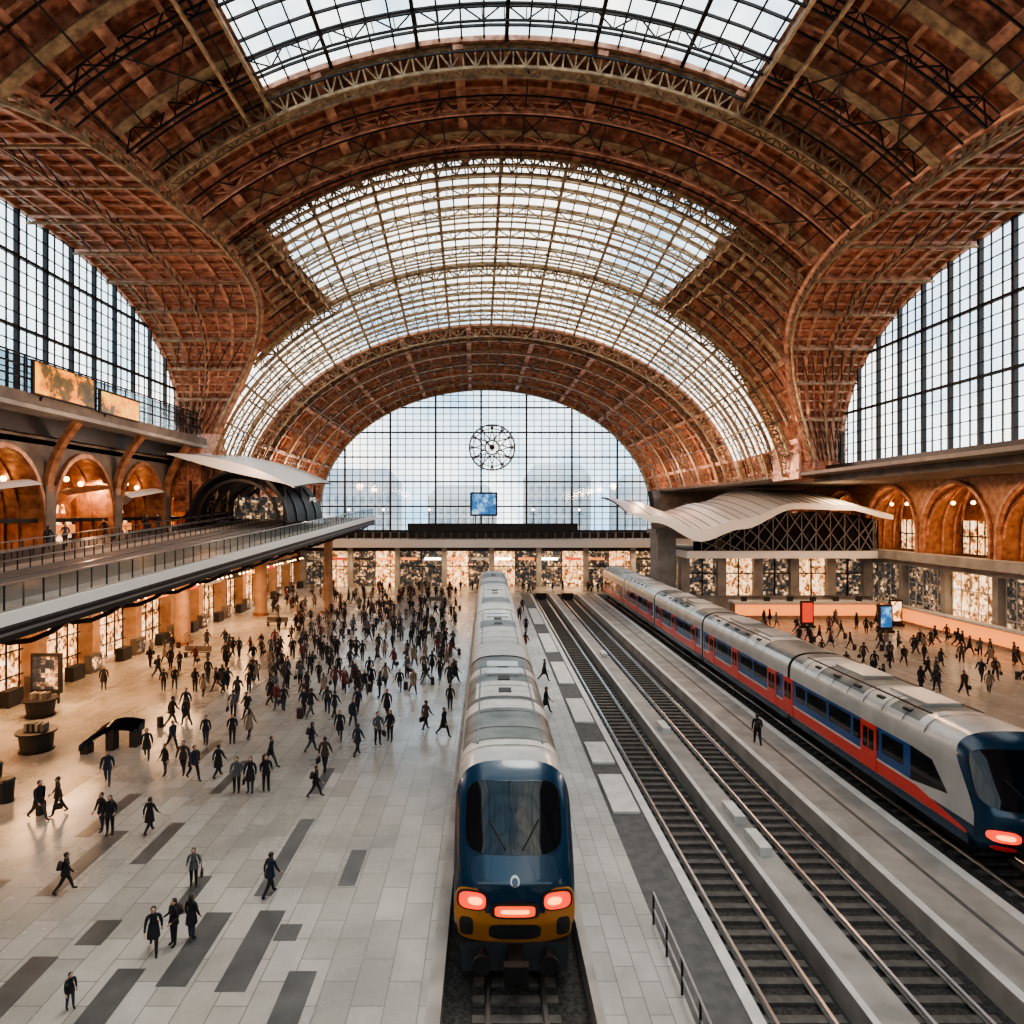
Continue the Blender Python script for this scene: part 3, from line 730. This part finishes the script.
# curved-roof glazed pavilion: roof shell climbs from a low wavy front edge to a high back edge
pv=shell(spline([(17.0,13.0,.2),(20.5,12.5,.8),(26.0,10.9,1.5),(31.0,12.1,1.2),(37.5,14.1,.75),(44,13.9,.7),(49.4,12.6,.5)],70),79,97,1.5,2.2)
zt_=lambda x:key(x,[(26,9.3),(28,9.4),(32,11.2),(37.5,13.1),(44,13.0),(49.4,12.)])
pv.face([(26,82,7.9),(49.4,82,7.9)]+[(x,82,zt_(x)) for x in (49.4,44,37.5,32,28,26)],'black')
for i in range(13):
    x=27+i*1.8
    pv.tube((x,81.8,7.9),(x,81.8,zt_(x)),.08,'grey'); pv.tube((x,81.7,7.9),(min(49,x+3.6),81.7,zt_(min(49,x+3.6))),.08,'grey'); pv.tube((x,81.7,zt_(x)),(min(49,x+3.6),81.7,7.9),.08,'grey')
for q in range(24):   # standing seams on the shell
    x=20+q*1.2; z=[p for p in spline([(17.0,13.0,.2),(20.5,12.5,.8),(26.0,10.9,1.5),(31.0,12.1,1.2),(37.5,14.1,.75),(44,13.9,.7),(49.4,12.6,.5)],70) if p[0]>=x][0][1]
    for s in range(8): pv.tube((x,lerp(79,97,s/8),z+2.2*sin(pi*s/16)+.05),(x,lerp(79,97,(s+1)/8),z+2.2*sin(pi*(s+1)/16)+.05),.05,'grey')
pv.box(25,49.4,81.2,98,7.2,8.1,'canopy')
for i in range(6):
    x=25+i*4.7; pv.box(x,x+1.1,83.6,85,2.2,7.2,'concrete')
    if x+4.7<50: pv.face([(x+1.1,84.4,2.2),(x+4.7,84.4,2.2),(x+4.7,84.4,7.2),(x+1.1,84.4,7.2)],'shop' if i%2 else 'shopcool'); pv.box(x+1.1,x+4.7,84,84.3,5.,5.15,'dark'); pv.box(x+2.8,x+2.9,84,84.3,2.2,7.2,'dark')
pv.box(25,49.4,84.4,98,0,2.2,'concrete')
pv.obj('canopy_pavilion',True)
ct=MB(); ct.box(30,47,78.6,80.2,0,1.9,'warmwall'); ct.box(29.8,47.2,78.4,80.4,1.9,2.15,'white'); ct.box(30,47,78.5,78.6,.5,1.8,'orange')
for i in range(6): ct.box(31+i*2.8,31.6+i*2.8,79,79.4,2.15,2.7,'blackm')
ct.obj('ticket_counter')
for (x,y,k) in ((43.,70,'screenb'),(46.6,74,'shop'),(36,73,'redsign')):
    a=MB(); a.box(x-.7,x+.7,y,y+.35,.25,3.0,'blackm'); a.face([(x-.58,y-.01,.6),(x+.58,y-.01,.6),(x+.58,y-.01,2.8),(x-.58,y-.01,2.8)],k); a.box(x-.85,x+.85,y-.15,y+.5,0,.25,'dark'); a.obj('advertising_pillar')
rg=MB(); y=10.
while y<78:
    rg.tube((27.7,y,0),(27.7,y,1.),.04,'dark'); y+=2
for z in (.5,1.): rg.tube((27.7,10,z),(27.7,78,z),.04,'rail')
rg.obj('safety_railing')
rg=MB(); y=10.
while y<22:
    rg.tube((5.25,y,0),(5.25,y,1.),.04,'dark'); y+=1.5
for z in (.5,1.): rg.tube((5.25,10,z),(5.25,20.5,z),.035,'rail')
rg.obj('safety_railing')
# ---------------------------------------------------------------- back wall
bw=MB()
bw.box(-50,-ab-.2,YB,YB+.6,0,22,'stone'); bw.box(ab-.6,58,YB,YB+.6,0,22,'stone'); bw.box(-50,58,YB+.1,YB+.6,8.2,9.6,'concrete')
bw.box(-33,50,YB+4,YB+4.3,0,9,'warmwall')
bw.box(-33,50,111.2,YB+.6,6.9,8.3,'canopy'); bw.box(-33,50,113,YB+.6,6.2,6.9,'dark')
x=-32.
while x<50:
    bw.box(x-.45,x+.45,112.8,113.7,0,6.9,'concrete'); x+=8.2
bw.obj('wall_back')
sh=MB(); x=-32.; q=0
while x<49:
    sh.face([(x,114.4,0),(x+4.1,114.4,0),(x+4.1,114.4,6.3),(x,114.4,6.3)],'shop' if q%5 in (1,3) else 'shopcool')
    sh.box(x,x+.14,114.2,114.4,0,6.3,'dark'); sh.box(x,x+4.1,114.2,114.4,3.4,3.55,'dark')
    sh.box(x+1.35,x+1.42,114.2,114.4,0,6.3,'dark'); sh.box(x+2.7,x+2.77,114.2,114.4,0,6.3,'dark')
    sh.box(x+.6,x+3.4,113.9,114.2,4.6,5.0,random.choice(['orange','redsign','white','dark','lampc'])); x+=4.1; q+=1
sh.obj('shopfront')
gb=MB(); x=-30.
while x<30:
    gb.tube((x,112.5,8.3),(x,112.5,9.8),.07,'dark'); gb.box(x,x+1.1,112.45,112.55,8.5,9.5,'dark'); x+=1.5
gb.box(-30,30,112.4,112.6,9.7,9.9,'dark'); gb.box(-14,16,114.5,115.5,9.6,11.,'dark'); gb.obj('gallery_balustrade')
sc=MB(); sc.box(-2.9,1.8,111.4,111.9,12.3,16.4,'blackm'); sc.face([(-2.6,111.38,12.6),(1.5,111.38,12.6),(1.5,111.38,16.1),(-2.6,111.38,16.1)],'screenb')
for x in (-2.,1.): sc.tube((x,111.6,8.3),(x,111.6,12.3),.14,'dark')
sc.obj('departure_screen')
for x in (-24,-18,-10,8,16,24):
    lp=MB(); lp.tube((x,112.9,8.3),(x,112.9,13.2),.08,'dark',8); lp.ell((x,112.9,13.4),(.22,.22,.22),'lampc',8,6); lp.tube((x-.7,112.9,12.6),(x+.7,112.9,12.6),.06,'dark'); lp.obj('gallery_lamp')
for (x,y,w,h) in ((-40,190,26,22),(-8,210,22,18),(22,200,20,24),(50,185,24,20)):
    c=MB(); c.box(x-w/2,x+w/2,y,y+16,0,h,'city')
    for r in range(int(h/3.4)-1):
        for q in range(int(w/2.6)): c.box(x-w/2+1+q*2.5,x-w/2+2.2+q*2.5,y-.05,y,2+r*3.4,4+r*3.4,'cityw')
    c.hexa([(x-w/2,y,h),(x+w/2,y,h),(x+w/2,y+16,h),(x-w/2,y+16,h),(x-w/2+3,y+4,h+4),(x+w/2-3,y+4,h+4),(x+w/2-3,y+12,h+4),(x-w/2+3,y+12,h+4)],'cityw')
    c.obj('city_building')
g=MB(); g.box(-200,250,YB+6,320,-1.3,-.3,'concrete'); g.obj('ground')
# ---------------------------------------------------------------- left small items
cb=MB()
def cp(s): return Vector((-21.8+2.5*s,35.0+1.3*s,0.5+ .45*sin(s*pi*1.1-.2)+.55*s))
for q in range(24):
    p0,p1=cp(q/24),cp((q+1)/24)
    cb.hexa([p0+Vector((0,-.35,-.2)),p1+Vector((0,-.35,-.2)),p1+Vector((0,.35,-.2)),p0+Vector((0,.35,-.2)),p0+Vector((0,-.3,.12)),p1+Vector((0,-.3,.12)),p1+Vector((0,.4,.3)),p0+Vector((0,.4,.3))],'black')
for s in (.08,.5,.9):
    p=cp(s); cb.box(p.x-.2,p.x+.2,p.y-.3,p.y+.3,0,p.z-.1,'blackm')
cb.obj('curved_bench')
for (x,y,h) in ((-29.9,44,3.4),):
    a=MB(); a.box(x-1.,x+1.,y,y+.3,.7,h,'blackm'); a.face([(x-.85,y-.01,1.),(x+.85,y-.01,1.),(x+.85,y-.01,h-.2),(x-.85,y-.01,h-.2)],'shopcool')
    for s in (-.8,.8): a.tube((x+s,y+.15,0),(x+s,y+.15,.8),.08,'dark',8)
    a.obj('information_board')
for (x,y) in ((-28.5,41.5),(-24.6,35.5)):
    a=MB(); a.tube((x,y,.1),(x,y,1.0),.75,'blackm',16,.85); a.tube((x,y,1.),(x,y,1.1),1.,'dark',16); a.tube((x,y,0),(x,y,.1),.85,'dark',16)
    for q in range(4): a.box(x-.5+q*.3,x-.35+q*.3,y-.3,y+.2,1.1,1.5,'stone' if q%2 else 'concrete')
    a.obj('kiosk')
for (x,y) in ((-21.6,29.2),(-23.5,31)):
    a=MB(); a.tube((x,y,.08),(x,y,.95),.28,'blackm',14,.34); a.tube((x,y,.95),(x,y,1.05),.38,'dark',14,.3); a.tube((x,y,0),(x,y,.08),.32,'dark',14); a.obj('waste_bin')
BEN=((-26,58),(-24,74),(-14,88),(-7,92))
for (x,y) in BEN:
    a=MB(); a.box(x-1.2,x+1.2,y,y+.5,.42,.5,'stone'); a.box(x-1.2,x+1.2,y+.5,y+.58,.5,.95,'stone')
    for s in (-1.,1.): a.box(x+s-.05,x+s+.05,y,y+.55,0,.42,'dark')
    a.obj('bench')
# ---------------------------------------------------------------- people
def cloth(n,c): M[n]=mat(n,c,.85); return n
coats=[cloth('coat_black',(.010,.010,.012)),cloth('coat_navy',(.012,.018,.032)),cloth('coat_brown',(.045,.028,.02)),cloth('coat_grey',(.075,.075,.08)),cloth('coat_wine',(.11,.02,.02)),cloth('coat_tan',(.19,.14,.10))]
trous=[cloth('trousers_dark',(.010,.010,.012)),cloth('trousers_denim',(.022,.032,.055)),cloth('trousers_grey',(.05,.05,.05))]
cloth('shoes',(.01,.009,.008)); cloth('bag',(.03,.02,.017))
def person_mesh(name,leg,arm,lean,coat,tr_,hairlong,bag,long_coat,hold=False):
    V=[];E=[];Rr=[]
    def add(p,r,par=None):
        V.append(Vector(p)); Rr.append(r)
        if par is not None: E.append((par,len(V)-1))
        return len(V)-1
    L=-lean
    pel=add((0,0,.95),.145); sp=add((0,L*.3,1.12),.125,pel); ch=add((0,L*.7,1.32),.155,sp); nb=add((0,L,1.46),.075,ch)
    nk=add((0,L*1.05,1.52),.052,nb)
    wr=[]
    for s in (-1,1):
        sw=-s*arm; fb=sw+(1.3 if hold else .35)
        sh_=add((s*.175,L*.9,1.42),.066,nb)
        el=add((s*.235,L*.9-.29*sin(sw),1.42-.29*cos(sw)),.05,sh_)
        w=Vector((s*.245,V[el].y-.25*sin(fb),V[el].z-.25*cos(fb))); add(w,.033,el); wr.append((w,fb,s))
    for s in (-1,1):
        a=s*leg
        hip=add((s*.09,0,.90),.10,pel); kz=.9-.42*cos(a); ky=-.42*sin(a)
        kn=add((s*.095,ky,kz),.068,hip)
        ang=a*.6 if a>0 else a*1.7
        an=add((s*.1,ky-.41*sin(ang),kz-.41*cos(ang)),.045,kn)
        add((s*.11,V[an].y-.15,V[an].z-.035),.038,an)
    mz=min(v.z-r for v,r in zip(V,Rr))
    me=bpy.data.meshes.new('sk'); me.from_pydata(V,E,[]); ob=bpy.data.objects.new('sk',me); S.collection.objects.link(ob)
    bpy.context.view_layer.objects.active=ob
    md=ob.modifiers.new('Skin','SKIN'); md.branch_smoothing=.4
    for i,sv in enumerate(me.skin_vertices[0].data):
        sv.radius=(Rr[i],Rr[i]); sv.use_root=(i==0)
    sb=ob.modifiers.new('Sub','SUBSURF'); sb.levels=1; sb.render_levels=1
    dg=bpy.context.evaluated_depsgraph_get(); ev=ob.evaluated_get(dg); m2=ev.to_mesh()
    mb=MB()
    vs=[v.co.copy() for v in m2.vertices]
    for v in vs:
        if v.z>.85 and abs(v.x)<.3: v.y=L*.8+(v.y-L*.8)*.85
    mb.v+=[tuple(v) for v in vs]
    for p in m2.polygons:
        c=sum((vs[i] for i in p.vertices),Vector())/len(p.vertices)
        if c.z>1.5: k='skin'
        elif c.z<mz+.10: k='shoes'
        elif c.z<.86 and abs(c.x)<.2: k=tr_
        else: k=coat
        for w,_,_ in wr:
            if (c-w).length<.045: k='skin'
        mb.f.append(tuple(p.vertices)); mb.m.append(mb.mi(k))
    ev.to_mesh_clear(); bpy.data.objects.remove(ob)
    hc=Vector((0,L*1.15-.01,1.635))
    mb.ell(hc,(.077,.095,.118),'skin',14,10)
    mb.ell(hc+Vector((0,.022,.025)),(.086,.098,.108),'hair',14,10)
    if hairlong: mb.ell(hc+Vector((0,.07,-.09)),(.085,.05,.15),'hair',10,8)
    mb.tube(hc+Vector((0,-.09,.01)),hc+Vector((0,-.122,-.03)),.008,'skin',6,.018)
    mb.ell(hc+Vector((0,-.086,-.062)),(.028,.012,.007),'lips',8,4)
    for s in (-1,1):
        mb.ell(hc+Vector((s*.03,-.085,.003)),(.012,.008,.008),'eye',8,5); mb.ell(hc+Vector((s*.08,.0,-.01)),(.012,.022,.032),'skin',8,5)
    for w,b,s in wr:
        d=Vector((0,-sin(b),-cos(b))); f=Vector((0,-cos(b),sin(b)))
        mb.tube(w,w+d*.09,.024,'skin',8,.034)
        for q in range(4):
            o=f*(.027-.018*q); ln=(.07,.078,.072,.055)[q]; m=w+d*.085+o; e=m+d*ln*.55; mb.tube(m,e,.009,'skin',6,.008); mb.tube(e,e+(d*.7+Vector((-s*.6,0,0)))*ln*.5,.008,'skin',6,.006)
        mb.tube(w+d*.03+f*.02,w+d*.07+f*.055,.010,'skin',6,.008); mb.tube(w+d*.07+f*.055,w+d*.10+f*.058,.009,'skin',6,.006)
    def ringz(z,rx,ry,y): return [(rx*cos(2*pi*i/18),y+ry*sin(2*pi*i/18),z) for i in range(19)]
    bot=.62 if long_coat else .82
    mb.grid([ringz(1.14,.148,.118,L*.3),ringz(1.0,.165,.135,L*.1),ringz(.88,.185,.16,0),ringz(bot,.205 if long_coat else .19,.19 if long_coat else .165,0),ringz(bot+.01,.17,.15,0)],coat,True)
    mb.grid([ringz(1.43,.10,.09,L),ringz(1.50,.07,.07,L*1.05),ringz(1.53,.075,.075,L*1.05)],coat)
    if bag==1:
        mb.ell((0,L*.8+.2,1.25),(.14,.10,.21),'bag',12,8); mb.ell((0,L*.8+.28,1.15),(.10,.05,.09),'bag',10,6)
        for s in (-1,1): mb.tube((s*.1,L-.12,1.25),(s*.12,L+.05,1.47),.016,'bag')
    if bag==2:
        mb.box(.27,.36,-.16,.16,.42,.68,'bag'); mb.tube((.31,-.08,.68),(.28,0,1.4),.01,'bag'); mb.tube((.31,.08,.68),(.28,0,1.4),.01,'bag')
    if bag==3:
        mb.box(.22,.5,.3,.5,.06,.62,'bag'); mb.tube((.36,.4,.62),(.25,.1,.85),.012,'dark')
        for q in (.25,.47): mb.tube((q,.4,.04),(q+.03,.4,.04),.04,'dark',8)
    mb.v=[(x,y,z-mz) for x,y,z in mb.v]
    me=mb.mesh(name); me.polygons.foreach_set('use_smooth',[True]*len(me.polygons)); me.set_sharp_from_angle(angle=radians(50))
    return me
PM=[]
cfg=[(.42,.35,.03,0,0,False,0,True),(.36,.4,.05,1,1,True,1,False),(.05,.08,0,3,0,False,2,False),(.46,.4,.06,0,2,False,3,False),(.04,.1,0,0,1,True,0,True),(.3,.3,.02,2,0,False,2,False),
     (.02,.05,.0,0,0,True,1,False),(.4,.3,.05,1,0,False,0,False),(.33,.3,.03,4,1,True,2,False),(.1,.15,.02,0,1,False,0,False),(.34,.3,.03,5,0,True,0,True),(.40,.35,.04,0,0,False,1,False)]
for i,c in enumerate(cfg):
    PM.append(person_mesh('person_mesh_%d'%i,c[0],c[1],c[2],coats[c[3]],trous[c[4]],c[5],c[6],c[7],hold=(i in (2,6))))
def person(x,y,sc,rot,idx,name='person',parent=None,z=0):
    o=bpy.data.objects.new(name,PM[idx]); S.collection.objects.link(o); o.location=(x,y,z); o.scale=(sc*1.12,sc*1.12,sc); o.rotation_euler=(0,0,rot)
    if parent: o.parent=parent
    return o
near=[(-9.85,19.2,.80,.4,0),(-9.4,19.5,.8,-.6,6),(-9.0,19.8,.78,2.8,4),(-7.35,22.,.86,2.6,7),(-10.2,22.6,.75,.3,2),(-14.4,22.2,.8,2.2,11),(-10.9,17.0,.55,1.,9),
(-15.2,26.2,.9,.2,6),(-15.7,26.5,.9,-.4,9),(-13.65,26.3,.85,2.9,0),(-18.9,27.4,1,1.2,3),(-18.4,27.9,.95,-1.,5),(-18.1,31,.95,.4,1),(-8.13,32.6,1,3.0,5),(-7.8,29.6,.85,1.8,11),
(-11.6,30.1,.95,.2,2),(-10.96,30.1,.95,0.,4),(-10.3,30.3,.95,.5,6),(-13.15,31.8,.95,2.8,0),(-14.2,31.5,1,.9,7),(-15.9,32.1,.9,-.6,9),(-15.1,32.3,.95,.1,5),(-11.,33,.95,1.5,3),
(-8.4,37.1,1,.1,0),(-9.5,35.2,.95,2.,1),(-6.9,34.6,1,2.7,7),(-6.1,36.3,1.05,.6,2),(-5.5,36.9,1,-.3,6),(-2.5,37.6,1,1.,0),(-28,47.5,1,.5,4),(15.1,36.3,1,2.9,11),(-15.7,36.3,.95,0,9),
(-14.3,36.5,.95,.3,6),(-13.6,37.2,1,3.,10),(-17.2,35.5,.95,1.2,7),(-17.9,34.2,.95,.4,0)]
placed=[]
for x,y,s,r,i in near:
    person(x,y,s,r,i); placed.append((x,y))
crowd=empty('crowd_of_people')
def ok(x,y,m=.75): return all((x-a)**2+(y-b)**2>m*m for a,b in placed)
def obst(x,d): return any((x-a)**2+(d-b)**2<r*r for a,b,r in [(-20.5,84,2),(-30,64,2),(-29.9,44,1.8),(-28.5,82,2),(-28.5,41.5,2)]+[(a,b,2.) for a,b in BEN])
n=0;tries=0
while n<290 and tries<14000:
    tries+=1
    d=38+64*random.random()**.85; f=random.random()
    if n%4==0: d=random.uniform(38,64); x=-d*random.uniform(.2,.52)
    else: x=-d*(.045+.29*f**1.1)
    if d<46 and random.random()<.5: continue
    if x<-30.5 or not ok(x,d) or x>-1.9 or obst(x,d): continue
    placed.append((x,d)); person(x,d,random.uniform(.92,1.08),random.choice([0,pi,random.uniform(0,6.28)])+random.uniform(-.5,.5),random.randrange(12),'pedestrian',crowd); n+=1
n=0;tries=0
while n<75 and tries<5000:
    tries+=1; d=random.uniform(46,76); x=random.uniform(29,47)
    if d>66 and x>44: continue
    if not ok(x,d) or any((x-a)**2+(d-b)**2<3 for a,b in ((43,70),(46.6,74),(36,73))): continue
    placed.append((x,d)); person(x,d,random.uniform(.92,1.08),random.uniform(0,6.28),random.randrange(12),'pedestrian',crowd); n+=1
n=0
while n<40:
    y=random.uniform(104,110); x=random.uniform(-28,45); n+=1
    person(x,y,1,random.uniform(0,6.28),random.randrange(12),'pedestrian',crowd)
for i in range(9):
    y=random.uniform(40,80); person(random.uniform(-32,-30.7),y,1,random.uniform(0,6),random.randrange(12),'pedestrian',crowd,bz(y))
for x,y in ((3.8,42),(4.4,50),(3.6,61),(4.2,70),(3.9,78),(4.6,85)): person(x,y,1,random.uniform(0,6),random.randrange(12),'pedestrian',crowd)
# ---------------------------------------------------------------- lights
def light(kind,name,loc,e,col,size=1,rot=(0,0,0),sy=None):
    l=bpy.data.lights.new(name,kind); l.energy=e; l.color=col
    if kind=='AREA':
        l.size=size
        if sy: l.shape='RECTANGLE'; l.size_y=sy
    elif kind=='POINT': l.shadow_soft_size=size
    elif kind=='SUN': l.angle=size
    o=bpy.data.objects.new(name,l); o.location=loc; o.rotation_euler=rot; S.collection.objects.link(o); return o
light('SUN','sun',(0,0,60),2.8,(1,.93,.83),radians(20),(radians(-14),radians(8),0))
for y in (26,42,58,74,92): light('AREA','underdeck_lamp',(-28,y,6.4),1800,(1,.54,.25),2,(0,0,0),8)
for y in (40,56,72): light('POINT','arcade_lamp',(XL-1.2,y,14.5),900,(1,.58,.3),.4)
for y in (55,66,78): light('POINT','arcade_lamp',(XR+1.6,y,13.6),900,(1,.58,.3),.4)
for y in (50,66,78): light('AREA','aisle_lamp',(44,y,15.8),1300,(1,.66,.4),3,(0,0,0),8)
for x in (-20,-4,12,28): light('AREA','shop_lamp',(x,110,6.2),900,(1,.64,.36),6,(0,0,0),2)
for y in (30,46,60,74,88,104):
    for sx in (-1,1): light('POINT','vault_fill_light',(sx*25,y,18),1900,(1,.62,.40),.6)  # added fill points that brighten the vault; no fixtures stand here
# world
w=bpy.data.worlds.new('World'); S.world=w; w.use_nodes=True; nt=w.node_tree; bg=nt.nodes['Background']
tc=nt.nodes.new('ShaderNodeTexCoord'); n1=nt.nodes.new('ShaderNodeTexNoise'); n1.inputs['Scale'].default_value=3.2; n1.inputs['Detail'].default_value=7; n1.inputs['Roughness'].default_value=.55
nt.links.new(tc.outputs['Generated'],n1.inputs['Vector'])
r=nt.nodes.new('ShaderNodeValToRGB'); r.color_ramp.elements[0].position=.38; r.color_ramp.elements[1].position=.56
r.color_ramp.elements[0].color=(.34,.52,.68,1); r.color_ramp.elements[1].color=(1,.97,.92,1)
nt.links.new(n1.outputs[0],r.inputs[0]); nt.links.new(r.outputs[0],bg.inputs[0]); bg.inputs[1].default_value=3.8
try: S.view_settings.look='AgX - Medium High Contrast'
except Exception: pass
# camera
cd=bpy.data.cameras.new('camera'); cam=bpy.data.objects.new('camera',cd); S.collection.objects.link(cam)
cam.location=(0,0,EYE); cam.rotation_euler=(pi/2,0,0); cd.sensor_width=36; cd.lens=650/1024*36; cd.shift_x=25/1024; cd.clip_end=1000; cd.clip_start=.1
S.camera=cam
